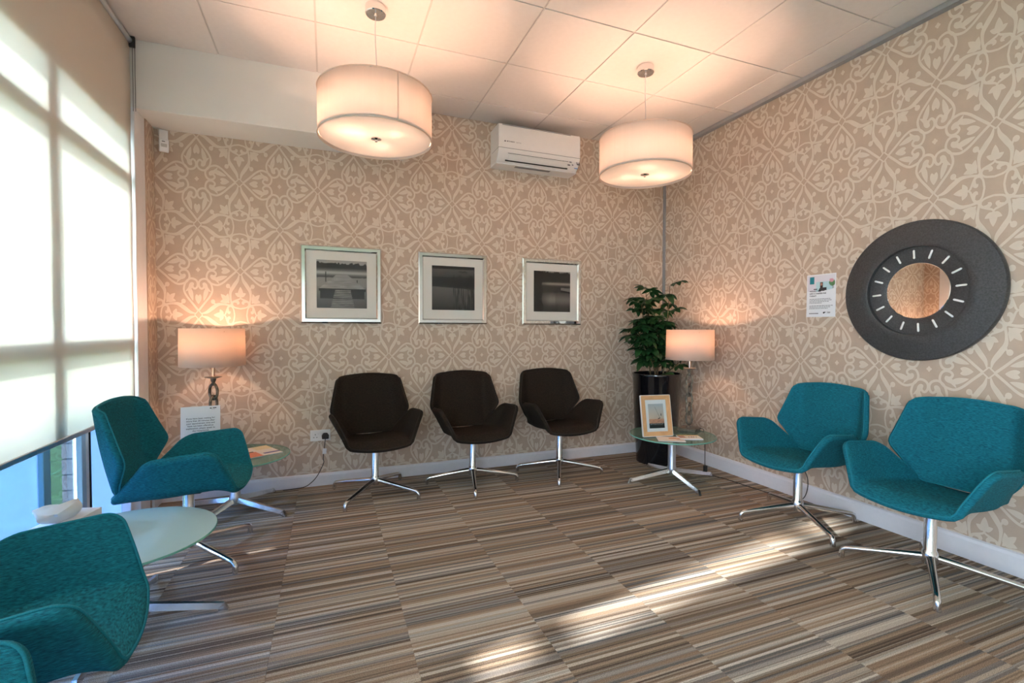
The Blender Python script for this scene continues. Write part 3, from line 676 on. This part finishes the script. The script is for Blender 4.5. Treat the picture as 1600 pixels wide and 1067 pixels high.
# ------------------------------------------------------------------ three framed photographs
rng = np.random.RandomState(3)
def noise1(u, s, seed): 
    r = np.random.RandomState(seed); k = r.rand(s + 2); x = u * s; i = np.floor(x).astype(int); f = x - i; f = f * f * (3 - 2 * f); return k[np.clip(i, 0, s)] * (1 - f) + k[np.clip(i + 1, 0, s + 1)] * f
def noise2(u, v, su, sv, seed):
    r = np.random.RandomState(seed); k = r.rand(sv + 2, su + 2); x, y = u * su, v * sv; i, j = np.floor(x).astype(int), np.floor(y).astype(int); f, g = x - i, y - j
    return (k[j, i] * (1 - f) + k[j, i + 1] * f) * (1 - g) + (k[j + 1, i] * (1 - f) + k[j + 1, i + 1] * f) * g
def g3(g, tint=(1, .97, .92)):
    g = np.clip(g, 0, 1) ** 1.25 * .72; return [g * c for c in tint]
def jetty(u, v):
    g = .42 - .30 * (1 - np.clip(v / .6, 0, 1)) + 0 * u
    g = np.where(v > .60, .10 + .5 * np.exp(-((v - .74) / .045) ** 2), g)
    tree = .91 + .05 * noise1(u, 30, 1) + .05 * (.5 - u).clip(0, 1)
    g = np.where((v > .80), .03 + .20 * np.clip((.84 - v) / .04, 0, 1), g); g = np.where(v > tree, .50, g)
    g = np.where((v < .63 + .02 * noise1(u, 40, 2)) & (v > .45), .40, g)
    for up, vb, vt in ((.18, .55, .76), (.805, .53, .60)): g = np.where((abs(u - up) < .008) & (v > vb) & (v < vt), .02, g)
    k = np.clip((.70 - v) / .29, 0, 1); l, r_ = .39 - .34 * k, .61 + .36 * k
    deck = (v < .70) & (v > .41) & (u > l) & (u < r_); g = np.where(deck, .34 + .22 * noise2(u, v, 8, 60, 3), g)
    g = np.where((v <= .41) & (v > .35) & (u > .04) & (u < .98), .015, g); g = np.where((v <= .35) & (v > .20) & (u > .07) & (u < .95), .03, g)
    k = np.clip((.37 - v) / .37, 0, 1); gw = (v < .385) & (u > .36 - .09 * k) & (u < .67 + .08 * k)
    g = np.where(gw, np.where((v * 26) % 1 < .25, .02, .22 + .24 * noise2(u, v, 12, 30, 5)), g)
    return g3(g)
def reeds(u, v):
    g = np.where(v > .93, .03, .16 - .10 * np.clip((.93 - v) / .25, 0, 1)); g = np.where((v < .75) & (v > .52), .035, g)
    g = np.where(v <= .53 - .05 * u, .22 - .16 * (1 - v / .53), g)
    rd = noise2(u, v, 90, 5, 8); g = np.where((v < .80) & (u > .48) & (rd > .72 - .25 * u), g * .3, g); g = np.where((v < .5) & (u > .5) & (rd < .2), .22, g)
    g = np.where((abs(u - .72 - .0 * v) < .10) & (abs(v - .875 - .012 * np.sin(u * 60)) < .012), .03, g)
    return g3(g, (1, .93, .84))
def lake(u, v):
    g = np.where(v > .72, .025, .06); g = np.where(v > .955 + .04 * noise1(u, 34, 4), .45, g)
    g = g + .36 * np.exp(-((v - .69) / .035) ** 2) * np.clip(u * 3 - .2, 0, 1)
    lo = v < .47 + .02 * noise1(u, 40, 5); g = np.where(lo, .06 + .30 * np.exp(-((v - .30) / .14) ** 2) * np.clip((u - .12) * 3, 0, 1) * (1 - .3 * (u > .58)), g)
    sc = noise2(u, v, 60, 60, 6); g = np.where((u < .2 + .12 * noise1(v, 12, 9)) & (sc > .25), .025, g)
    bt = (u > .74) & (v < .60 - .04 * (u - .74)) & (v > .54 - .15 * (u - .74)); g = np.where(bt, .30, g); g = np.where((u > .74) & (v <= .54 - .15 * (u - .74)) & (v > .50 - .15 * (u - .74)), .01, g)
    return g3(g, (1, .95, .86))
def picture(x, label, func, fm):
    t = thing('framed_picture', label, 'picture', (x, -.002, 1.268), group='square framed photographs'); S, fwid = .60, .042
    for k in range(4):
        a, b2 = S / 2, S / 2 - fwid; mb = MB()
        # bevelled mirror bar: outer edge, crest, inner edge
        prof = [(a, 0), (a, -.016), (a - .010, -.026), (b2 + .010, -.026), (b2, -.014), (b2, 0)]
        vs = [(-r_, d, -r_) for r_, d in prof] + [(r_, d, -r_) for r_, d in prof]; n = len(prof)
        mb.add(vs, [(i, (i + 1) % n, n + (i + 1) % n, n + i) for i in range(n)])
        part('frame_bar', mb, fm, t, loc=(0, 0, S / 2), rot=(0, R(90 * k), 0))
    part('mount', MB().box(-S / 2 + fwid, S / 2 - fwid, -.012, -.002, fwid, S - fwid), M['mat_board'], t)
    painted('photograph', .372, .372, 110, func, t, (0, -.0125, .118))
    part('glazing', MB().box(-S / 2 + fwid, S / 2 - fwid, -.0150, -.0145, fwid, S - fwid), M['picglass'], t)
picture(-3.098, 'square mirror framed photograph of a wooden jetty on a misty lake', jetty, M['mirrorframe'])
picture(-2.202, 'square mirror framed dark photograph of reeds in still water', reeds, M['mirrorframe'])
picture(-1.270, 'square mirror framed photograph of a dark tree line over a lake', lake, M['mirrorframe'])

# ------------------------------------------------------------------ round mirror
mr = thing('wall_mirror', 'round charcoal mirror with a wide dished rim on the right wall', 'mirror', (-.003, -2.262, 1.453))
def xl(prof): return MB().lathe([(r_, -d) for r_, d in prof], 96, (0, 0, 0), 'x')
smoothpart('rim', xl([(.20, .0), (.398, .0), (.404, .008), (.404, .026), (.398, .034), (.30, .046), (.262, .050), (.256, .047), (.254, .020), (.20, .018)]), M['gun'], mr, 40)
smoothpart('inner_ring', xl([(.160, .018), (.254, .022), (.254, .026), (.172, .026), (.165, .022), (.160, .018)]), M['gun'], mr, 40)
smoothpart('mirror_plate', xl([(0, .010), (.168, .010), (.168, .0165), (.158, .019), (0, .019)]), M['mirror'], mr, 4)
for k in range(16):
    a = R(22.5 * k + 4); mb = MB(); mb.tube([(0, 0, -.026), (0, 0, -.022), (0, 0, .022), (0, 0, .026)], [.002, .0058, .0058, .002], 8, flat=(1, .6))
    smoothpart('inlay', mb, M['dot'], mr, 60, loc=(-.0275, .212 * math.sin(a), .212 * math.cos(a)), rot=(-a, 0, 0))

# ------------------------------------------------------------------ poster
po = thing('poster', 'small white notice with a photo, stuck to the right wall beside the mirror', 'poster', (-.0012, -1.668, 1.316), rot=(0, R(.3), R(-90)))
part('sheet', MB().box(-.105, .105, 0, .0008, 0, .297), M['paperwhite'], po)
def chap(u, v):
    c = np.stack([.66 + .06 * u, .62 + .06 * u + .02 * v, .70 + .04 * u], 0)
    def put(mask, col):
        for k in range(3): c[k] = np.where(mask, col[k], c[k])
    put((u > .32) & (v < .62) & (u < .95), (.46, .66, .70)); put((u > .07) & (u < .24) & (v > .50) & (v < .92), (.01, .20, .26))
    put((abs(u - .515) < .05) & (v > .18) & (v < .60), (.03, .015, .012)); put(((u - .515) ** 2 / .0011 + (v - .46) ** 2 / .008) < 1, (.42, .20, .14))
    put((u > .55) & (u < .70) & (v > .08) & (v < .28), (.02, .02, .03)); put(((u - .52) ** 2 / .010 + (v - .10) ** 2 / .03) < 1, (.03, .03, .035))
    put((u > .23) & (u < .37) & (v > .16) & (v < .22), (.03, .03, .03))
    put(((u - .90) ** 2 / .012 + (v - .52) ** 2 / .035) < 1, (.10, .25, .10)); put(((u - .88) ** 2 / .006 + (v - .66) ** 2 / .012) < 1, (.62, .30, .36)); put((abs(u - .93) < .012) & (v > .1) & (v < .45), (.15, .08, .04))
    put(v < .12 - .10 * np.cos((u - .3) * 3.0) + .02, (.78, .79, .82)); return c
painted('photo_print', .196, .118, 60, chap, po, (0, -.0006, .172))
for k, s in enumerate(['WOULD YOU', 'LIKE A CHAPERONE', 'TODAY?']): lettering('heading', s, .0135, M['inkblack'], po, (-.083, -.0008, .176 - k * .0165), bold=.0004)
for k, w in enumerate([.145, .150, .140, .090, 0, .158, .150, .135]):
    if w:
        mb = MB(); x = -.083; r_ = random.Random(k)
        while x < -.083 + w: l = r_.uniform(.006, .018); mb.box(x, x + l, -.0010, -.0004, 0, .0036); x += l + .003
        part('small_print', mb, M['inkgrey'], po, loc=(0, 0, .124 - k * .0095))
mb = MB(); [mb.box(-.083 + k * .0115, -.083 + k * .0115 + .0095, -.0010, -.0004, 0, .005) for k in range(6)]; part('small_print', mb, M['inkblack'], po, loc=(0, 0, .022))
lettering('logo', 'TFP', .016, M['inkblack'], po, (.045, -.0008, .023), bold=.0003)
mb = MB(); mb.lathe([(0, -.001), (.006, -.001), (.006, -.0004), (0, -.0004)], 16, (.024, 0, .029), 'y'); mb.lathe([(0, -.001), (.004, -.001), (.004, -.0004), (0, -.0004)], 12, (.033, 0, .032), 'y'); part('logo_mark', mb, M['inkblack'], po)

# ------------------------------------------------------------------ air conditioner
ac = thing('air_conditioner', 'white wall air conditioner under the ceiling between the pendants', 'air conditioner', (-1.485, 0, 2.640)); wd = .385
prof = [(0, 0.0), (-.150, .0), (-.196, .040), (-.222, .090), (-.226, .130), (-.224, .285), (-.214, .300), (-.190, .305), (0, .305)]
body = part('casing', MB().prism(prof, -wd, wd, 'yz'), M['white'], ac, bevel=.010, seg=3)
part('intake_grille', MB().box(-wd + .03, wd - .03, -.18, -.02, .305, .309), M['inkgrey'], ac)
part('front_panel_seam', MB().box(-wd - .0005, wd + .0005, -.2262, -.05, .0985, .1005), M['inkgrey'], ac)
part('panel_lip', MB().box(-wd + .03, wd - .10, -.2275, -.2235, .286, .2885), M['inkgrey'], ac)
fl_ = part('louvre', MB().box(-.29, .26, -.0035, .0035, -.026, .026), M['white'], ac, bevel=.003, loc=(-.0, -.1905, .035), rot=(R(48), 0, 0))
part('louvre_gap', MB().box(-.31, .28, -.004, .004, -.005, .005), M['black'], ac, loc=(0, -.172, .014), rot=(R(45), 0, 0))
part('louvre_gap', MB().box(-.30, .27, -.0015, .0015, -.0012, .0012), M['black'], ac, loc=(0, -.2135, .062), rot=(R(45), 0, 0))
part('bottom_tray', MB().box(-wd, wd, -.150, 0, -.012, .0), M['white'], ac, bevel=.004)
mb = MB(); [mb.box(-.20 + k * .012, -.20 + k * .012 + .008, -.140, -.100, -.0135, -.0115) for k in range(28)]; part('air_slots', mb, M['inkgrey'], ac)
for x, z, w, h in ((.292, .062, .020, .010), (.282, .040, .024, .014), (.318, .044, .012, .016)): part('indicator_window', MB().box(-w / 2, w / 2, -.002, .002, -h / 2, h / 2), M['inkgrey'], ac, loc=(x, -.2020 - (z - .045) * .52, z), rot=(R(-28), 0, 0))
part('energy_label', MB().box(-.015, .015, -.001, .001, -.030, .030), M['inkgrey'], ac, loc=(.364, -.2118, .066), rot=(R(-27.5), 0, 0))
mb = MB(); [mb.box(-.011, -.011 + w, -.0022, -.0008, -.016 + k * .011, -.011 + k * .011) for k, w in enumerate((.018, .022, .014, .020))]; part('label_bars', mb, M['paperwhite'], ac, loc=(.364, -.2118, .066), rot=(R(-27.5), 0, 0))
part('blue_sticker', MB().box(-.017, .017, -.0014, .001, -.010, .010), M['blue'], ac, bevel=.0005, loc=(.362, -.1800, .0255), rot=(R(-49), 0, 0))
lettering('brand_lettering', 'MITSUBISHI', .014, M['inkblack'], ac, (-.315, -.2268, .150), bold=.0002); lettering('brand_lettering', 'ELECTRIC', .011, M['inkgrey'], ac, (-.232, -.2268, .150))
part('brand_mark', MB().prism([(-.009, 0), (.009, 0), (0, .012)], -.2272, -.2262), M['inkblack'], ac, loc=(-.330, 0, .150))

# ------------------------------------------------------------------ motion sensor
ms = thing('motion_sensor', 'small grey white motion sensor high in the window corner', 'sensor', (-4.262, -.0, 2.50), rz=R(18))
part('mount_plate', MB().box(-.026, .026, -.022, -.003, .005, .095), M['white'], ms, bevel=.004)
hd = part('sensor_head', MB().prism([(-.024, .03), (-.05, .022), (-.056, -.04), (-.046, -.064), (-.02, -.06), (-.012, .02)], -.028, .028, 'yz'), M['white'], ms, bevel=.006)
part('lens', MB().box(-.017, .017, -.0575, -.05, -.040, -.006), M['grid'], ms, bevel=.002, rot=(R(4), 0, 0)); part('indicator', MB().box(-.012, .006, -.054, -.049, .004, .008), M['black'], ms)

# ------------------------------------------------------------------ potted plant
pt = thing('potted_plant', 'umbrella plant in a tall black glazed pot in the corner', 'plant', (-.365, -.365, 0))
smoothpart('pot', MB().lathe([(0, 0), (.168, 0), (.176, .006), (.196, .35), (.212, .70), (.218, .80), (.222, .815), (.218, .825), (.206, .822), (.204, .78), (0, .775)], 56), M['pot'], pt, 40)
smoothpart('soil', MB().lathe([(0, .784), (.12, .782), (.203, .776), (.203, .770), (0, .770)], 32), M['soil'], pt, 40)
rp = random.Random(11)
stems = [((-.05, .02), (-.19, -.02, 1.46)), ((.0, -.02), (-.09, .05, 1.56)), ((.03, .03), (.04, .02, 1.38)), ((-.03, -.04), (-.25, -.06, 1.20)), ((.05, -.03), (.11, -.04, 1.63)), ((.02, .05), (-.05, -.06, 1.22)), ((.08, .0), (.16, -.12, .93))]
nodes = []
for (bx_, by_), (tx, ty, tz) in stems:
    c = catmull([(bx_, by_, .775), (bx_ + (tx - bx_) * .25 + rp.uniform(-.02, .02), by_ + (ty - by_) * .3, .775 + (tz - .775) * .35), (bx_ + (tx - bx_) * .7, by_ + (ty - by_) * .7, .775 + (tz - .775) * .7), (tx, ty, tz)], 18)
    smoothpart('stem', MB().tube(c, [.0075 - .005 * k / 18 for k in range(19)], 7), M['stem'], pt)
    cnt = 19 if tz < 1.6 and tz > 1.0 else (6 if tz > 1.6 else 4)
    for k in range(cnt):
        q = (5 + 13 * k / max(1, cnt - 1)) if tz < 1.6 else (8 + 10 * k / max(1, cnt - 1)); i = min(17, int(q)); nodes.append(c[i] + (c[i + 1] - c[i]) * (q - i))
def leaf_mesh(seed):
    r_ = random.Random(seed); mb = MB(); pet = .075
    mb.tube([(0, 0, 0), (pet * .5, 0, .012), (pet, 0, .012)], [.0022, .0018, .0018], 5)
    nl = 7
    for k in range(nl):
        a = R(-125 + 250 * k / (nl - 1)) + r_.uniform(-.1, .1); Ln = (.105 if abs(k - 3) < 2 else .08) * r_.uniform(.9, 1.12); wd_ = .025 * r_.uniform(.9, 1.15); dr = r_.uniform(.25, .75)
        ca, sa = math.cos(a), math.sin(a); rows = []
        for q in range(7):
            tt = q / 6; x = .012 + Ln * tt; z = .012 - dr * Ln * tt * tt * .9; w = wd_ * math.sin(math.pi * min(1, tt * .93 + .07)) ** .8 * (1 if q < 6 else 0)
            rows.append([(x, -w, z + w * .25), (x, 0, z), (x, w, z + w * .25)])
        vs = [(pet + p[0] * ca - p[1] * sa, p[0] * sa + p[1] * ca, p[2]) for row in rows for p in row]
        mb.add(vs, [(q * 3 + c_, q * 3 + c_ + 1, q * 3 + c_ + 4, q * 3 + c_ + 3) for q in range(6) for c_ in range(2)])
    return mb.mesh('leaf', True)
lms = [leaf_mesh(s) for s in range(4)]
for k, p in enumerate(nodes):
    a = k * 2.4 + rp.uniform(-.4, .4)
    # keep leaves off the two walls
    wx, wy = p[0] + .19 * math.cos(a) - .365, p[1] + .19 * math.sin(a) - .365
    if wx > -.03 or wy > -.03: a += math.pi
    for _ in range(6):
        if math.hypot(p[0] - .365 + .19 * math.cos(a) + .355, p[1] - .365 + .19 * math.sin(a) + .785) < .24: a += 1.0
    link('leaf', lms[k % 4], M['leaf'], pt, tuple(p), (rp.uniform(-.3, .3), rp.uniform(-.5, .25), a)).scale = (rp.uniform(.85, 1.15),) * 3

# ------------------------------------------------------------------ things on the tables
pf = thing('photo_frame', 'oak photo frame with a boat picture standing on the corner table', 'photo frame', (-.772, -.905, TZ + .005), rot=(R(-11), 0, R(-9)))
W_, Hh = .250, .318
for k, (w, h) in enumerate(((W_, Hh), (Hh, W_), (W_, Hh), (Hh, W_))):
    a, c_ = w / 2, h / 2; f_ = .034; mb = MB()
    mb.add([(-a, 0, -c_), (a, 0, -c_), (a - f_, 0, -c_ + f_), (-a + f_, 0, -c_ + f_), (-a, -.018, -c_), (a, -.018, -c_), (a - f_, -.014, -c_ + f_), (-a + f_, -.014, -c_ + f_)],
           [(0, 1, 2, 3), (4, 5, 6, 7), (0, 1, 5, 4), (1, 2, 6, 5), (2, 3, 7, 6), (3, 0, 4, 7)])
    part('frame_bar', mb, M['oak'], pf, loc=(0, 0, Hh / 2 + .002), rot=(0, R(90 * k), 0))
ed = MB(); ed.box(-W_ / 2 - .005, -W_ / 2, -.016, 0, 0, Hh + .004); ed.box(W_ / 2, W_ / 2 + .005, -.016, 0, 0, Hh + .004); ed.box(-W_ / 2, W_ / 2, -.016, 0, -.003, .002); ed.box(-W_ / 2, W_ / 2, -.016, 0, Hh + .002, Hh + .006); part('white_edge', ed, M['white'], pf)
part('mount', MB().box(-W_ / 2 + .03, W_ / 2 - .03, -.008, -.002, .032, Hh - .028), M['paperwhite'], pf); part('back_board', MB().box(-W_ / 2, W_ / 2, -.001, .003, .003, Hh), M['black'], pf)
part('strut', MB().prism([(0, .0), (.066, 0.013), (.060, .016), (.003, .2)], -.02, .02, 'yz'), M['black'], pf)
def boat(u, v):
    top = np.array([.40, .45, .50])[:, None, None]; lo = np.array([.62, .48, .36])[:, None, None]; k = np.clip((v - .38) / .6, 0, 1); c = lo * (1 - k) + top * k
    sea = (v < .38); c = np.where(sea, np.array([.60, .30, .19])[:, None, None] * (.7 + .5 * noise2(u, v, 10, 40, 2)), c); c = np.where(v < .20, .015, c)
    for lv in (.15, .185): c = np.where((abs(v - lv) < .008) & (u > .05) & (u < .95) & (noise1(u, 50, int(lv * 1000)) > .3), .5, c)
    c = np.where((abs(u - (.72 - (v - .42) * .62)) < .008) & (v > .42) & (v < .88), .05, c); c = np.where((abs(u - .68) < .08) & (abs(v - .40 - .25 * (u - .68)) < .018), .04, c)
    c = np.where(((u - .82) ** 2 / .0012 + (v - .55) ** 2 / .003) < 1, .10, c); return c
painted('photograph', .132, .192, 64, boat, pf, (0, -.0085, .062))
part('glazing', MB().box(-W_ / 2 + .034, W_ / 2 - .034, -.0105, -.0100, .036, Hh - .032), M['pane'], pf)
def leaflet(name, label, x, y, z, rz, w, l, func, thick=.004, tilt=0):
    t = thing(name, label, 'magazine', (x, y, z), rz=R(rz))
    part('pages', MB().box(-w / 2, w / 2, -l / 2, l / 2, 0, thick), M['paperwhite'], t)
    painted('cover', w * .995, l * .995, 40, func, t, (0, -l / 2 * .995, thick + .0004), (R(-90), 0, 0)).rotation_euler = (R(-90), 0, 0)
    return t
def cov1(u, v):
    c = np.zeros((3,) + u.shape) + np.array([.74, .66, .58])[:, None, None]
    c = np.where((abs(v - .55 - .2 * (.5 - abs(u - .62))) < .12) & (u > .45) & (u < .85), np.array([.55, .22, .06])[:, None, None], c); c = np.where((abs(v - .35) < .03) & (u > .7), .05, c); return c
def cov2(u, v):
    c = np.zeros((3,) + u.shape) + np.array([.76, .70, .62])[:, None, None]
    c = np.where((u < .30) & (v > .25) & (v < .85) & ((v * 5) % 1 < .7), np.array([.40, .10, .08])[:, None, None], c); c = np.where((u > .45) & (u < .85) & (abs(v - .5) < .09) & ((u * 9) % 1 < .6), .05, c); c = np.where((v > .86), np.array([.60, .45, .12])[:, None, None], c); return c
def cov3(u, v):
    c = np.zeros((3,) + u.shape) + np.array([.78, .72, .66])[:, None, None]
    c = np.where((u > .5) & (v > .6), np.array([.72, .62, .38])[:, None, None], c); c = np.where((u < .4) & (v < .5), np.array([.66, .20, .12])[:, None, None], c); c = np.where((u < .35) & (abs(v - .52) < .04), .05, c); c = np.where((u > .5) & (abs(v - .2) < .06), np.array([.12, .1, .3])[:, None, None], c); return c
def flat_cover(t): 
    for ch in t.children:
        if ch.name.startswith('cover'): ch.rotation_euler = (R(-90), 0, 0)
for args in (('leaflet', 'open leaflet with an orange picture in front of the oak photo frame', -.735, -1.015, TZ + .0006, -30, .20, .15, cov1, .003),
             ('leaflet', 'small stapled leaflet with red picture squares on the corner table', -.565, -1.030, TZ + .0006, -24, .17, .13, cov2, .008),
             ('magazine', 'colourful magazine lying on the window corner table', -3.655, -.33, TZ + .0006, 28, .21, .28, cov3, .005)):
    flat_cover(leaflet(*args))
# notice in a clear stand
no = thing('notice_stand', 'white printed waiting time notice standing on the window corner table', 'notice', (-3.965, -.475, TZ), rot=(R(-5), 0, R(6)))
part('sheet', MB().box(-.107, .107, -.001, .001, .004, .352), M['paperwhite'], no)
part('foot', MB().box(-.107, .107, -.03, .05, 0.0, .004), M['pane'], no)
lettering('message', 'If you have been waiting for\nmore than 20 minutes after\nyour appointment time and\nhave not been offered an\nexplanation, please speak to\nthe receptionist', .0138, M['inkblack'], no, (0, -.0016, .272), align='CENTER', bold=.00012, line=1.12)
mb = MB(); mb.box(.050, .060, -.0018, -.001, .334, .340); mb.box(.066, .086, -.0018, -.001, .336, .341); mb.box(.058, .078, -.0018, -.001, .330, .3312); part('logo_mark', mb, M['inkblack'], no)
# tissue box
tx_ = thing('tissue_box', 'white tissue box with blue leaf pattern on the frosted table', 'tissue box', (-4.195, -1.585, TZ + .0005), rz=R(-12))
bw, bl, bh = .115, .235, .085
part('carton', MB().box(-bw / 2, bw / 2, -bl / 2, bl / 2, 0, bh), M['paperwhite'], tx_, bevel=.0015)
def leaves(u, v):
    c = np.zeros((3,) + u.shape) + np.array([.70, .67, .64])[:, None, None]
    for a, b_, s, col in ((.10, .3, .11, (.01, .08, .16)), (.30, .45, .13, (.16, .42, .38)), (.52, .2, .10, (.30, .5, .42)), (.86, .45, .09, (.02, .22, .36)), (.80, .25, .07, (.03, .30, .42)), (.93, .3, .07, (.02, .2, .4)), (.45, .85, .08, (.2, .45, .4))):
        c = np.where((((u - a) + (v - b_) * .15) ** 2 / s ** 2 + (v - b_) ** 2 / (s * 3.2) ** 2) < 1, np.array(col)[:, None, None], c)
    return c
painted('leaf_print', bl * .98, bh * .96, 70, leaves, tx_, (bw / 2 + .0006, 0, .002), (0, 0, R(90))); painted('leaf_print', bl * .98, bh * .96, 50, leaves, tx_, (-bw / 2 - .0006, 0, .002), (0, 0, R(-90)))
ti = MB(); nu, nv = 18, 10
vs = []
for j in range(nv):
    for i in range(nu):
        a = 2 * math.pi * i / nu; q = j / (nv - 1); r_ = (.020 + .050 * math.sin(q * 1.9)) * (1 + .22 * math.sin(3 * a + 2 * q) + .12 * math.sin(7 * a))
        vs.append((r_ * .62 * math.cos(a), r_ * 1.35 * math.sin(a) - .03 * q, bh - .002 + .062 * q ** 1.2 * (1 + .22 * math.sin(2 * a + .6))))
ti.add(vs, [(j * nu + i, j * nu + (i + 1) % nu, (j + 1) * nu + (i + 1) % nu, (j + 1) * nu + i) for j in range(nv - 1) for i in range(nu)] + [tuple((nv - 1) * nu + i for i in range(nu))])
smoothpart('tissue', ti, M['tissue'], tx_, 80)
